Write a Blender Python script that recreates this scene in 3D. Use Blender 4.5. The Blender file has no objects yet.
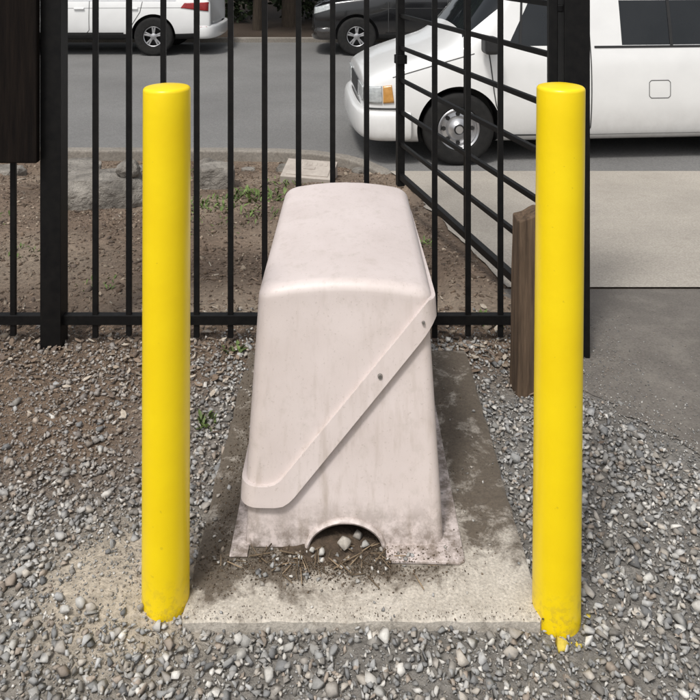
import bpy, bmesh, math, random
import numpy as np
from mathutils import Vector, Matrix, noise
from mathutils.bvhtree import BVHTree
random.seed(7); rng=np.random.default_rng(7)
S=bpy.context.scene; COL=S.collection
S.view_settings.view_transform='Standard'; S.view_settings.look='None'; S.view_settings.exposure=0

# ---------------- materials ----------------
def ramp(nt,src,stops):
    r=nt.nodes.new('ShaderNodeValToRGB'); e=r.color_ramp.elements
    while len(e)<len(stops): e.new(0.5)
    for k,(p,c) in enumerate(stops):
        e[k].position=p; e[k].color=(c,c,c,1) if isinstance(c,(int,float)) else (*c,1)
    nt.links.new(src,r.inputs[0]); return r.outputs[0]
def nz(nt,co,scale,detail=5,rough=.6,dist=0):
    n=nt.nodes.new('ShaderNodeTexNoise'); n.inputs['Scale'].default_value=scale
    n.inputs['Detail'].default_value=detail; n.inputs['Roughness'].default_value=rough
    n.inputs['Distortion'].default_value=dist
    nt.links.new(co,n.inputs['Vector']); return n.outputs[0]
def mix(nt,f,a,b,mode='MIX'):
    m=nt.nodes.new('ShaderNodeMix'); m.data_type='RGBA'; m.blend_type=mode
    if isinstance(f,(int,float)): m.inputs[0].default_value=f
    else: nt.links.new(f,m.inputs[0])
    for s,v in ((6,a),(7,b)):
        if isinstance(v,tuple): m.inputs[s].default_value=(*v,1)
        else: nt.links.new(v,m.inputs[s])
    return m.outputs[2]
def mth(nt,op,a,b=None,clamp=False):
    m=nt.nodes.new('ShaderNodeMath'); m.operation=op; m.use_clamp=clamp
    for s,v in ((0,a),(1,b)):
        if v is None: continue
        if isinstance(v,(int,float)): m.inputs[s].default_value=v
        else: nt.links.new(v,m.inputs[s])
    return m.outputs[0]
def base(name,rough=.8,metal=0,spec=.5):
    m=bpy.data.materials.new(name); m.use_nodes=True; nt=m.node_tree
    b=nt.nodes['Principled BSDF']; b.inputs['Roughness'].default_value=rough; b.inputs['Metallic'].default_value=metal
    b.inputs['Specular IOR Level'].default_value=spec
    g=nt.nodes.new('ShaderNodeNewGeometry'); return m,nt,b,g.outputs['Position']
def bump(nt,b,hgt,strength=.3,dist=.01):
    n=nt.nodes.new('ShaderNodeBump'); n.inputs['Strength'].default_value=strength; n.inputs['Distance'].default_value=dist
    nt.links.new(hgt,n.inputs['Height']); nt.links.new(n.outputs[0],b.inputs['Normal'])
def simple(name,c1,c2,scale=10,rough=.8,metal=0,bs=0,bd=.01,bscale=None,spec=.5):
    m,nt,b,co=base(name,rough,metal,spec)
    f=ramp(nt,nz(nt,co,scale),[(.3,0),(.7,1)])
    nt.links.new(mix(nt,f,c1,c2),b.inputs['Base Color'])
    if bs: bump(nt,b,nz(nt,co,bscale or scale*4),bs,bd)
    return m
def sepz(nt,co,ax=2):
    s=nt.nodes.new('ShaderNodeSeparateXYZ'); nt.links.new(co,s.inputs[0]); return s.outputs[ax]
def maprange(nt,v,a,b,c=0,d=1):
    m=nt.nodes.new('ShaderNodeMapRange'); nt.links.new(v,m.inputs[0])
    for i,x in enumerate((a,b,c,d)): m.inputs[i+1].default_value=x
    return m.outputs[0]
def attr_mat(name,rough=.9,noise_scale=60,lo=.75,hi=1.2,bs=.4,bd=.004):
    m,nt,b,co=base(name,rough,0,.3)
    a=nt.nodes.new('ShaderNodeAttribute'); a.attribute_name='Col'
    n=ramp(nt,nz(nt,co,noise_scale,3),[(.25,lo),(.75,hi)])
    nt.links.new(mix(nt,1.0,a.outputs['Color'],n,'MULTIPLY'),b.inputs['Base Color'])
    if bs: bump(nt,b,nz(nt,co,noise_scale*2,3),bs,bd)
    return m

def mat_enclosure():
    m,nt,b,co=base('fiberglass_offwhite',.42)
    f=ramp(nt,nz(nt,co,5,6,.6),[(.3,0),(.75,1)])
    c=mix(nt,f,(.595,.52,.495),(.675,.60,.58))
    sp=ramp(nt,nz(nt,co,130,3,.6),[(.62,0),(.70,1)])
    c=mix(nt,mth(nt,'MULTIPLY',sp,.36),c,(.35,.29,.25))
    mp=nt.nodes.new('ShaderNodeMapping'); mp.inputs['Scale'].default_value=(38,38,2.2); nt.links.new(co,mp.inputs[0])
    st=ramp(nt,nz(nt,mp.outputs[0],1,5,.6),[(.52,0),(.78,1)])
    lows=maprange(nt,sepz(nt,co),.5,.05,.30,.75)
    c=mix(nt,mth(nt,'MULTIPLY',st,lows),c,(.40,.335,.285))
    bl=ramp(nt,nz(nt,co,14,5,.75),[(.55,0),(.72,1)])
    c=mix(nt,mth(nt,'MULTIPLY',bl,.26),c,(.36,.32,.27))
    sc=ramp(nt,nz(nt,co,28,6,.8),[(.67,0),(.70,1)])
    c=mix(nt,mth(nt,'MULTIPLY',sc,.42),c,(.22,.19,.16))
    low=maprange(nt,sepz(nt,co),.12,.0)
    lo=mth(nt,'MULTIPLY',low,ramp(nt,nz(nt,co,26,6,.7),[(.40,0),(.60,1)]),True)
    c=mix(nt,mth(nt,'MULTIPLY',lo,.85),c,(.11,.08,.052))
    nt.links.new(c,b.inputs['Base Color'])
    nt.links.new(mth(nt,'ADD',mth(nt,'MULTIPLY',f,.12),.38),b.inputs['Roughness'])
    bump(nt,b,nz(nt,co,45,4),.08,.004); return m
def mat_yellow():
    m,nt,b,co=base('yellow_paint',.32)
    f=ramp(nt,nz(nt,co,5,4,.6),[(.3,0),(.7,1)])
    c=mix(nt,f,(.90,.64,.003),(.96,.71,.005))
    low=maprange(nt,sepz(nt,co),.09,-.02)
    lo=mth(nt,'MULTIPLY',low,ramp(nt,nz(nt,co,45,5,.7),[(.48,0),(.60,1)]),True)
    c=mix(nt,mth(nt,'MULTIPLY',lo,.45),c,(.33,.22,.06))
    ch=ramp(nt,nz(nt,co,60,3,.5),[(.72,0),(.74,1)])
    c=mix(nt,mth(nt,'MULTIPLY',ch,.25),c,(.4,.26,.03))
    nt.links.new(c,b.inputs['Base Color']); bump(nt,b,nz(nt,co,35,4),.16,.004); return m
def mat_pad():
    m,nt,b,co=base('pad_concrete',.92)
    f=ramp(nt,nz(nt,co,9,6,.7),[(.3,0),(.7,1)])
    c=mix(nt,f,(.41,.37,.315),(.60,.555,.49))
    fine=ramp(nt,nz(nt,co,140,4,.7),[(.35,.72),(.65,1.15)])
    c=mix(nt,1.0,c,fine,'MULTIPLY')
    x=sepz(nt,co,0); y=sepz(nt,co,1)
    stL=mth(nt,'MULTIPLY',maprange(nt,x,-.18,-.28),maprange(nt,y,1.80,1.96))
    stR=mth(nt,'MULTIPLY',mth(nt,'MULTIPLY',maprange(nt,x,.24,.33),maprange(nt,y,1.88,2.2)),.9)
    ax=mth(nt,'ABSOLUTE',mth(nt,'ADD',x,.08))
    fr=mth(nt,'MULTIPLY',maprange(nt,ax,.40,.16),maprange(nt,y,1.85,1.97))
    bk=maprange(nt,y,2.4,2.9,0,.9)
    st=mth(nt,'MAXIMUM',mth(nt,'MAXIMUM',stL,stR),mth(nt,'MAXIMUM',fr,bk))
    n=nz(nt,co,10,8,.75,.3)
    msk=ramp(nt,mth(nt,'ADD',mth(nt,'MULTIPLY',st,.27),n),[(.55,0),(.72,1)])
    c=mix(nt,mth(nt,'MULTIPLY',msk,.92),c,mix(nt,nz(nt,co,70,4),(.04,.03,.021),(.13,.10,.07)))
    e=ramp(nt,nz(nt,co,30,5,.75),[(.57,0),(.69,1)])
    c=mix(nt,mth(nt,'MULTIPLY',e,.45),c,(.18,.145,.11))
    nt.links.new(c,b.inputs['Base Color'])
    bump(nt,b,mix(nt,.5,nz(nt,co,160,4),nz(nt,co,25,5)),.6,.007); return m
def mat_conc(name,c1,c2,sc=1.5,fine=90,dark=None):
    m,nt,b,co=base(name,.92,0,.3)
    c=mix(nt,ramp(nt,nz(nt,co,sc,6,.65),[(.3,0),(.7,1)]),c1,c2)
    c=mix(nt,1.0,c,ramp(nt,nz(nt,co,fine,4,.7),[(.3,.70),(.7,1.2)]),'MULTIPLY')
    if dark:
        s_=ramp(nt,nz(nt,co,sc*4,7,.7),[(.52,0),(.72,1)]); c=mix(nt,mth(nt,'MULTIPLY',s_,.5),c,dark)
    nt.links.new(c,b.inputs['Base Color']); bump(nt,b,nz(nt,co,fine*1.5,4),.5,.006); return m
def mat_wood(name,c1,c2,spec=.3):
    m,nt,b,co=base(name,.85,0,spec)
    mp=nt.nodes.new('ShaderNodeMapping'); mp.inputs['Scale'].default_value=(60,60,4); nt.links.new(co,mp.inputs[0])
    n=nz(nt,mp.outputs[0],1,6,.65); nt.links.new(mix(nt,ramp(nt,n,[(.3,0),(.7,1)]),c1,c2),b.inputs['Base Color'])
    bump(nt,b,n,.6,.006); return m
def mat_paint(name,c,rough=.22,coat=.6):
    m,nt,b,co=base(name,rough)
    f=ramp(nt,nz(nt,co,3,4),[(.3,0),(.7,1)])
    c2=tuple(v*.93 for v in c); cc=mix(nt,f,c2,c)
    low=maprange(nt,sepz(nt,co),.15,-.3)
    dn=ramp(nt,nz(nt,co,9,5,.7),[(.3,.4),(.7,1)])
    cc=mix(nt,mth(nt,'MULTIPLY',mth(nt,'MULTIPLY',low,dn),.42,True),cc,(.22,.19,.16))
    nt.links.new(cc,b.inputs['Base Color']); b.inputs['Coat Weight'].default_value=coat; b.inputs['Coat Roughness'].default_value=.06
    return m
M={}
M['enc']=mat_enclosure(); M['yel']=mat_yellow(); M['pad']=mat_pad()
M['drive']=mat_conc('driveway_concrete',(.33,.30,.26),(.46,.42,.365),1.2,90,(.24,.215,.18))
M['apron']=mat_conc('apron_asphalt',(.13,.117,.104),(.19,.172,.152),2.2,120,(.24,.22,.19))
M['road']=mat_conc('road_asphalt',(.16,.157,.153),(.215,.212,.206),.7,60,(.125,.123,.12))
M['kerb']=mat_conc('kerb_concrete',(.20,.18,.155),(.30,.275,.24),2,50,(.11,.09,.07))
M['black']=simple('black_powdercoat',(.0035,.0035,.004),(.009,.0085,.008),30,.5,0,.1,.002,None,.22)
M['wood']=mat_wood('weathered_wood',(.045,.03,.02),(.16,.108,.07))
M['dwood']=mat_wood('dark_wood',(.004,.003,.0028),(.014,.0098,.0075),.12)
M['white']=mat_paint('white_car_paint',(.80,.80,.79)); M['cblack']=mat_paint('black_car_paint',(.008,.008,.009),.15,.7)
M['glass']=simple('dark_glass',(.010,.012,.014),(.016,.018,.02),2,.05)
M['rubber']=simple('tyre_rubber',(.012,.012,.012),(.022,.021,.02),20,.8,spec=.25)
M['trim']=simple('black_trim',(.012,.012,.013),(.02,.02,.02),20,.55)
M['groove']=simple('panel_gap',(.03,.03,.03),(.06,.06,.06),20,.8)
M['alloy']=simple('alloy_wheel',(.42,.42,.43),(.55,.55,.56),8,.32,.8)
M['lens']=simple('headlight_lens',(.32,.34,.34),(.60,.62,.62),25,.08,.2)
M['amber']=simple('amber_lens',(.45,.22,.06),(.62,.33,.10),20,.15)
M['red']=simple('red_lens',(.20,.01,.012),(.32,.02,.02),20,.12)
M['chrome']=simple('chrome',(.6,.6,.6),(.7,.7,.7),20,.12,1)
M['ground']=attr_mat('ground_soil',.95,45,.6,1.35,.8,.012)
M['stone']=attr_mat('gravel_stone',.85,120,.8,1.15,.3,.002)
M['chip']=attr_mat('bark_chip',.95,90,.7,1.2,.3,.002)
M['boulder']=simple('boulder_stone',(.11,.10,.088),(.33,.305,.27),5,.92,0,.9,.04,22,.25)
M['leafm']=attr_mat('leaf',.6,30,.8,1.15,0)
M['bark']=mat_wood('tree_bark',(.03,.022,.016),(.075,.058,.042))
M['lid']=simple('meter_lid_concrete',(.33,.285,.25),(.47,.42,.37),12,.9,0,.4,.005)
M['steel']=simple('screw_steel',(.25,.24,.22),(.4,.38,.36),90,.4,.8)

# ---------------- helpers ----------------
def link(o,parent=None):
    COL.objects.link(o)
    if parent: o.parent=parent
    return o
def obj_from_bm(name,bm,mats,parent=None,smooth=None):
    me=bpy.data.meshes.new(name); bm.to_mesh(me); bm.free()
    for m in (mats if isinstance(mats,list) else [mats]): me.materials.append(m)
    o=bpy.data.objects.new(name,me); link(o,parent)
    if smooth is not None: shade(o,smooth)
    return o
def shade(o,ang=35):
    me=o.data; me.polygons.foreach_set('use_smooth',[True]*len(me.polygons))
    try: me.set_sharp_from_angle(angle=math.radians(ang))
    except Exception: pass
def addbox(bm,x0,x1,y0,y1,z0,z1,M4=None,mi=0):
    vs=[bm.verts.new((x,y,z)) for x in (x0,x1) for y in (y0,y1) for z in (z0,z1)]
    if M4: 
        for v in vs: v.co=M4@v.co
    for q in ((0,1,3,2),(4,6,7,5),(0,4,5,1),(2,3,7,6),(0,2,6,4),(1,5,7,3)):
        f=bm.faces.new([vs[i] for i in q]); f.material_index=mi
def bevel(o,w,seg=2,ang=30):
    m=o.modifiers.new('bev','BEVEL'); m.width=w; m.segments=seg; m.limit_method='ANGLE'; m.angle_limit=math.radians(ang); m.harden_normals=False
def empty(name,loc=(0,0,0),rz=0):
    e=bpy.data.objects.new(name,None); e.location=loc; e.rotation_euler[2]=rz; return link(e)
def merged(name,verts,tris,cols,mat,parent=None):
    me=bpy.data.meshes.new(name); nv=len(verts); nf=len(tris); k=tris.shape[1]
    me.vertices.add(nv); me.vertices.foreach_set('co',verts.astype(np.float32).ravel())
    me.loops.add(nf*k); me.loops.foreach_set('vertex_index',tris.astype(np.int32).ravel())
    me.polygons.add(nf); me.polygons.foreach_set('loop_start',np.arange(nf,dtype=np.int32)*k)
    me.update(calc_edges=True)
    a=me.color_attributes.new('Col','FLOAT_COLOR','POINT')
    a.data.foreach_set('color',np.hstack([cols,np.ones((nv,1))]).astype(np.float32).ravel())
    me.materials.append(mat); me.validate(); o=bpy.data.objects.new(name,me); return link(o,parent)
def rotmats(n,tilt=math.pi):
    ax=rng.normal(size=(n,3)); ax/=np.linalg.norm(ax,axis=1)[:,None]; an=rng.uniform(0,tilt,n)
    c=np.cos(an);s=np.sin(an);C=1-c;x,y,z=ax.T
    R=np.stack([np.stack([c+x*x*C,x*y*C-z*s,x*z*C+y*s],-1),np.stack([y*x*C+z*s,c+y*y*C,y*z*C-x*s],-1),np.stack([z*x*C-y*s,z*y*C+x*s,c+z*z*C],-1)],1)
    g=rng.uniform(0,2*math.pi,n); cz,sz=np.cos(g),np.sin(g); Z=np.zeros((n,3,3)); Z[:,0,0]=cz;Z[:,0,1]=-sz;Z[:,1,0]=sz;Z[:,1,1]=cz;Z[:,2,2]=1
    return R@Z
def rockproto(k):
    bm=bmesh.new(); 
    for i in range(k):
        v=Vector((random.gauss(0,1),random.gauss(0,1),random.gauss(0,1))).normalized()*random.uniform(.75,1.12); bm.verts.new(v)
    r=bmesh.ops.convex_hull(bm,input=bm.verts[:])
    loose=[v for v in bm.verts if not v.link_faces]
    for v in loose: bm.verts.remove(v)
    bm.verts.index_update(); bmesh.ops.triangulate(bm,faces=bm.faces[:])
    V=np.array([v.co[:] for v in bm.verts]); F=np.array([[v.index for v in f.verts] for f in bm.faces]); bm.free(); return V,F
PROT=[rockproto(random.choice([8,9,10,11])) for _ in range(20)]
def scatter(name,P,size,cols,mat,flat=(.45,.9),tilt=.6,protos=PROT,parent=None,elong=(.6,1.0)):
    n=len(P); VV=[];FF=[];CC=[];off=0; R=rotmats(n,tilt)
    which=rng.integers(0,len(protos),n)
    sc=np.stack([size,size*rng.uniform(*elong,n),size*rng.uniform(*flat,n)],1)*.5
    for k,(V,F) in enumerate(protos):
        ix=np.where(which==k)[0]
        if not len(ix): continue
        v=V[None]*sc[ix][:,None,:]; v=np.einsum('nij,nkj->nki',R[ix],v)+P[ix][:,None,:]
        VV.append(v.reshape(-1,3)); m=len(V)
        FF.append((F[None]+(np.arange(len(ix))*m)[:,None,None]).reshape(-1,3)+off); off+=len(ix)*m
        CC.append(np.repeat(cols[ix],m,axis=0))
    return merged(name,np.vstack(VV),np.vstack(FF),np.vstack(CC),mat,parent)

# ---------------- terrain ----------------
BX0,BY0=-.457,1.885; BX1,BY1=.505,1.86
def fnoise(x,y,s,o=0): return noise.noise(Vector((x*s+o,y*s-o,o*.37)))
def h(x,y,micro=True):
    if y<3.3: z=-.032
    elif y<7.1: z=-.032-.418*(y-3.3)/3.8
    elif y<16.9: z=-.45
    elif y<18.5: z=-.36
    else: z=min(2.5,-.36+.06*(y-18.5))
    z+=.034*math.exp(-(((x+.56)/.17)**2+((y-1.93)/.16)**2))
    if micro and y<7.2 and x<xapr(y)-.02:
        z+=.010*fnoise(x,y,2.3,3)+.004*fnoise(x,y,11,5)
        if y>3.4 and x<.5: z+=.05*fnoise(x,y,1.1,9)+.012*fnoise(x,y,5,2)
    if y>=7.0: z-=.03*(1 if y<17 else 0)
    return z
def xapr(y):
    pts=[(1.0,2.6),(1.6,2.0),(2.2,1.30),(2.39,1.12),(2.83,.88),(3.4,.84),(3.77,.78),(6.75,.42),(7.2,.3)]
    if y<=pts[0][0]: return pts[0][1]
    for (a,b),(c,d) in zip(pts,pts[1:]):
        if y<=c: return b+(d-b)*(y-a)/(c-a)
    return .3
xs=sorted(set([round(v,3) for v in np.concatenate([np.arange(-2.4,2.6,.035),np.arange(-6,-2.4,.15),np.arange(2.6,6,.3),np.array([-200,-100,-50,-30,-20,-14,-10,-8,8,10,14,20,30,50,100,200])])]))
ys=sorted(set([round(v,3) for v in np.concatenate([np.array([-40,-15,-6,-2,0,.5]),np.arange(.9,3.6,.035),np.arange(3.6,7.6,.07),np.array([7.7,8,10,12,14,16.85,16.95,18,18.5,20,23,27,32,40,60,90,150,250])])]))
V=[];C=[]
for y in ys:
    for x in xs:
        V.append((x,y,h(x,y)))
        n=fnoise(x,y,3,1)*.5+.5; n2=fnoise(x,y,1.3,8)*.5+.5
        grav=np.array((.19,.178,.162)); brown=np.array((.16,.115,.082)); mul=np.array((.165,.120,.088)); sand=np.array((.47,.405,.32))
        if y<3.35:
            t=min(1,max(0,(-x-.35)/.5))*min(1,max(0,(y-2.0)/.5))+min(1,max(0,(y-2.75)/.3))
            c=grav*(1-min(1,t))+brown*min(1,t)
        elif y<7.6: c=mul*(.65+.6*n)+np.array((.13,.115,.09))*max(0,n2-.42)*2.2
        else: c=np.array((.05,.036,.026))*(.7+.6*n)
        g=math.exp(-(((x+.57)/.20)**2+((y-1.93)/.19)**2)); g=min(1,g*1.9)*(.65+.5*n)
        g=min(1,g); c=c*(1-g)+sand*g
        C.append(c)
nx=len(xs); F=[]
for j in range(len(ys)-1):
    for i in range(nx-1):
        a=j*nx+i; F.append((a,a+1,a+nx+1,a+nx))
g=merged('ground',np.array(V),np.array(F),np.array(C),M['ground']); shade(g,80)
def sheet(name,yv,xl,xr,off,mat,nu=12,zf=None):
    bm=bmesh.new(); rows=[]
    for y in yv:
        a,b=xl(y),xr(y); rows.append([bm.verts.new((a+(b-a)*(k/nu)**2,y,(zf or (lambda x,y:h(x,y,False)))(a,y)+off)) for k in range(nu+1)])
    for r,s in zip(rows,rows[1:]):
        for k in range(nu): bm.faces.new((r[k],r[k+1],s[k+1],s[k]))
    return obj_from_bm(name,bm,mat)
zs=lambda x,y:(-.032 if y<3.3 else (-.032-.418*(y-3.3)/3.8 if y<7.1 else -.45))
sheet('driveway',np.arange(3.77,7.02,.065),lambda y:xapr(y)+.05*fnoise(0,y,3)+.02*fnoise(0,y,11),lambda y:7,.012,M['drive'],12,zs)
sheet('asphalt_apron',np.concatenate([np.arange(1.0,3.766,.02),[3.766]]),lambda y:xapr(y)+.08*fnoise(0,y,4,2)+.06*fnoise(0,y,14,2)+.03*fnoise(0,y,40,2),lambda y:7,.004,M['apron'],12,zs)
def xroad(y):
    if y<7.05: return .42
    if y<7.6: return .42-(y-7.0)*1.3
    return -70
sheet('road',[7.0,7.1,7.2,7.3,7.45,7.59,7.62,8,9,10,12,14,16,16.8],xroad,lambda y:70,.006,M['road'],14,lambda x,y:-.45)
def kerbsweep(path,w,z0,z1):
    bm=bmesh.new(); rows=[]
    for i,p in enumerate(path):
        a=Vector(path[max(0,i-1)]); b=Vector(path[min(len(path)-1,i+1)]); t=(b-a).normalized(); n=Vector((-t.y,t.x))*w/2
        zt=z1[i] if isinstance(z1,list) else z1
        rows.append([bm.verts.new((p[0]+s*n.x,p[1]+s*n.y,z)) for s,z in ((-1,z0),(-1,zt),(1,zt),(1,z0))])
    for a,b in zip(rows,rows[1:]):
        for k in range(4): bm.faces.new((a[k],a[(k+1)%4],b[(k+1)%4],b[k]))
    bm.faces.new(rows[0]); bm.faces.new(rows[-1][::-1]); bmesh.ops.recalc_face_normals(bm,faces=bm.faces)
    o=obj_from_bm('kerb',bm,M['kerb']); bevel(o,.02,3,50)
kp=[(-70,7.56),(-20,7.56),(-6,7.56),(-3,7.56),(-1.2,7.55),(-.7,7.52),(-.35,7.45),(-.05,7.33),(.15,7.18),(.30,7.0),(.36,6.85)]
kerbsweep(kp,.13,-.6,[-.375]*7+[-.385,-.40,-.42,-.43])
kerbsweep([(-70,16.88),(70,16.88)],.15,-.6,-.34)

# ---------------- concrete pad ----------------
bm=bmesh.new(); PX0,PX1,PY0,PY1=-.408,.466,1.815,3.045
n1,n2=60,84; top=[[None]*(n1+1) for _ in range(n2+1)]
for j in range(n2+1):
    for i in range(n1+1):
        x=PX0+(PX1-PX0)*i/n1; y=PY0+(PY1-PY0)*j/n2; e=0
        if i in(0,n1): x+= .006*fnoise(x,y,18,4)+(.003 if i==0 else -.003)
        if j in(0,n2): y+= .006*fnoise(x,y,18,6)
        if i in (0,n1) and j in (0,n2): x*=.985
        top[j][i]=bm.verts.new((x,y,-.0005+.0012*fnoise(x,y,8,2)-(.005 if i in(0,n1) or j in (0,n2) else 0)))
for j in range(n2):
    for i in range(n1): bm.faces.new((top[j][i],top[j][i+1],top[j+1][i+1],top[j+1][i]))
per=[top[0][i] for i in range(n1+1)]+[top[j][n1] for j in range(1,n2+1)]+[top[n2][i] for i in range(n1-1,-1,-1)]+[top[j][0] for j in range(n2-1,0,-1)]
lowv=[bm.verts.new((v.co.x,v.co.y,-.12)) for v in per]
for i in range(len(per)):
    a=(i+1)%len(per); bm.faces.new((per[i],lowv[i],lowv[a],per[a]))
obj_from_bm('concrete_pad',bm,M['pad'],None,50)

# ---------------- enclosure ----------------
ENC=empty('backflow_preventer_enclosure')
def encbox(off,zb=0.0,inset=0):
    bm=bmesh.new(); rings=[]
    def ring(x0,x1,y0,y1,z,r):
        pts=[]
        for cx,cy,a0 in ((x1-r,y1-r,0),(x0+r,y1-r,90),(x0+r,y0+r,180),(x1-r,y0+r,270)):
            for s in range(7):
                a=math.radians(a0+s*15); pts.append((cx+r*math.cos(a),cy+r*math.sin(a)))
        out=[]
        L=[]
        for i in range(len(pts)):
            p=pts[i];q=pts[(i+1)%len(pts)]; L.append(p)
            if i%7==6:
                for s in range(1,6): L.append((p[0]+(q[0]-p[0])*s/6,p[1]+(q[1]-p[1])*s/6))
        for x,y in L:
            xn=(x+.018)/.24
            zt=.655+.055*(y-2.15)/.75-.026*xn*xn
            zz=z*(zt/.65) if z>.5 else z*(1+(zt/.65-1)*max(0,z)/.5)
            k=1-.06*max(0,min(1,(y-2.2)/.7))*max(0,min(1,z/.5))
            out.append(bm.verts.new((-.018+(x+.018)*k,y,zz)))
        return out
    def dims(z):
        t=z/.65
        return (-.283+.032*t-off, .253-.030*t+off, 2.035+.125*t-off, 2.985-.085*t+off)
    zl=[zb,.04,.1,.2,.3,.4,.5,.57,.622]; R=.030+off
    zl=sorted(set(z for z in zl if z>=zb))
    for z in zl: rings.append(ring(*dims(z),z,R))
    d=dims(.62); zt0=.625; r=.027+off*.6
    for a in (12,24,36,48,60,72,82,90):
        c=1-math.cos(math.radians(a)); s=math.sin(math.radians(a)); ins=r*c
        rings.append(ring(d[0]+ins,d[1]-ins,d[2]+ins,d[3]-ins,zt0+r*s,max(R-ins*.3,.02)))
    d0=[d[0]+r,d[1]-r,d[2]+r,d[3]-r]
    for t in (.15,.35,.6,.85):
        hx=(d0[1]-d0[0])/2*t*.95; hy=(d0[3]-d0[2])/2*t*.95
        rings.append(ring(d0[0]+hx,d0[1]-hx,d0[2]+hy,d0[3]-hy,zt0+r,max(.02*(1-t),.002)))
    for a,b in zip(rings,rings[1:]):
        n=len(a)
        for i in range(n): bm.faces.new((a[i],a[(i+1)%n],b[(i+1)%n],b[i]))
    bm.faces.new(rings[-1]); bm.faces.new(rings[0][::-1])
    bmesh.ops.recalc_face_normals(bm,faces=bm.faces); return bm
def prism(name,poly,y0,y1):
    bm=bmesh.new(); a=[bm.verts.new((x,y0,z)) for x,z in poly]; b=[bm.verts.new((x,y1,z)) for x,z in poly]
    bm.faces.new(a); bm.faces.new(b[::-1]); n=len(poly)
    for i in range(n): bm.faces.new((a[i],b[i],b[(i+1)%n],a[(i+1)%n]))
    bmesh.ops.recalc_face_normals(bm,faces=bm.faces)
    me=bpy.data.meshes.new(name); bm.to_mesh(me); bm.free(); o=bpy.data.objects.new(name,me); COL.objects.link(o); return o
def apply_bool(o,cutters,op='DIFFERENCE'):
    for c in cutters:
        m=o.modifiers.new('b','BOOLEAN'); m.operation=op; m.object=c; m.solver='EXACT'
    dg=bpy.context.evaluated_depsgraph_get(); me=bpy.data.meshes.new_from_object(o.evaluated_get(dg))
    o.modifiers.clear(); o.data=me
    for c in cutters: bpy.data.objects.remove(c)
AW,AH=.102,.068
arch=[(-.012+AW*math.cos(math.radians(a)),-.003+AH*math.sin(math.radians(a))) for a in range(0,181,10)]
arch=[(.09,-.1)]+arch+[(-.114,-.1)]
b0=obj_from_bm('base_shell',encbox(0),M['enc'],ENC)
apply_bool(b0,[prism('c1',arch,1.9,2.3),prism('c2',[(-.22,-.1),(.19,-.1),(.18,.42),(-.18,.42)],2.17,2.85)])
bevel(b0,.004,2,40); shade(b0,40)
path=[(-.8,.112),(-.200,.106),(-.180,.109),(-.164,.118),(-.150,.130),(.240,.555),(.262,.566),(.8,.57)]
cover=obj_from_bm('cover_shell',encbox(.010,.06),M['enc'],ENC)
apply_bool(cover,[prism('c',path+[(.8,-.5),(-.8,-.5)],1.5,3.5)]); bevel(cover,.004,3,40); shade(cover,40)
band=obj_from_bm('cover_flange',encbox(.022,.06),M['enc'],ENC)
up=[(-.8,.160),(-.225,.156),(-.205,.160),(-.188,.170),(.205,.598),(.222,.612),(.8,.62)]
apply_bool(band,[prism('c',path+[(.8,-.5),(-.8,-.5)],1.5,3.5),prism('d',up+[(.8,1.5),(-.8,1.5)],1.5,3.5)]); bevel(band,.009,4,40); shade(band,40)
bm=bmesh.new(); N=36; lip=[]
for i in range(N+1):
    a=math.pi*i/N; rr=[]
    for k in range(8):
        t=2*math.pi*k/8; dr=.007*math.cos(t); dy=.010*math.sin(t)
        ca,sa=math.cos(a),math.sin(a); x=-.012+(AW+.002+dr)*ca; z=(AH+.001+dr)*sa-.004
        rr.append(bm.verts.new((x,2.033+.19*max(z,0)+dy,z)))
    lip.append(rr)
for a,b in zip(lip,lip[1:]):
    for k in range(8): bm.faces.new((a[k],a[(k+1)%8],b[(k+1)%8],b[k]))
obj_from_bm('pipe_opening_rim',bm,M['enc'],ENC,60)
bm=bmesh.new()
addbox(bm,-.318,-.27,2.0,3.0,.001,.006)
pl=[(.095,1.992),(.11,1.980),(.285,1.975),(.300,1.985),(.298,3.0),(.235,3.0),(.235,2.07),(.095,2.07)]
va=[bm.verts.new((x,y,.001)) for x,y in pl]; vb=[bm.verts.new((x,y,.009)) for x,y in pl]
bm.faces.new(va[::-1]); bm.faces.new(vb)
for i in range(len(pl)): bm.faces.new((va[i],va[(i+1)%8],vb[(i+1)%8],vb[i]))
fl=obj_from_bm('base_flange',bm,M['enc'],ENC); bevel(fl,.002,2)
def facey(z,off): return 2.035+.125*z/.65-off
for x,z,r in ((.083,.425,.0075),(.205,.56,.005)):
    bm=bmesh.new(); bmesh.ops.create_cone(bm,cap_ends=True,segments=14,radius1=r,radius2=r*.75,depth=.006,matrix=Matrix.Translation((x,facey(z,.023)-.001,z))@Matrix.Rotation(math.radians(90),4,'X'))
    obj_from_bm('screw',bm,M['steel'],ENC)
bm=bmesh.new(); bmesh.ops.create_cone(bm,cap_ends=True,segments=24,radius1=.03,radius2=.03,depth=.4,matrix=Matrix.Translation((0,2.6,.2)))
obj_from_bm('riser_pipe',bm,M['steel'],ENC,40)

# ---------------- bollards ----------------
def bollard(x,y,tx,zt,r=.058):
    e=empty('bollard',(x,y,0)); bm=bmesh.new()
    prof=[(r,-.15)]+[(r,z) for z in np.arange(0,zt-.03,.1)]+[(r-.009+.009*math.cos(math.radians(a)),zt-.009+.009*math.sin(math.radians(a))) for a in (0,20,40,60,80,90)]+[(r*.6,zt+.003),(.0001,zt+.005)]
    rr=[[bm.verts.new((tx*max(z,0)/zt+p*math.cos(2*math.pi*i/64),p*math.sin(2*math.pi*i/64),z)) for i in range(64)] for p,z in prof]
    for a,b in zip(rr,rr[1:]):
        for i in range(64): bm.faces.new((a[i],a[(i+1)%64],b[(i+1)%64],b[i]))
    obj_from_bm('pipe',bm,M['yel'],e,40)
bollard(BX0,BY0,.003,1.262); bollard(BX1,BY1,.011,1.268)

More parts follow.
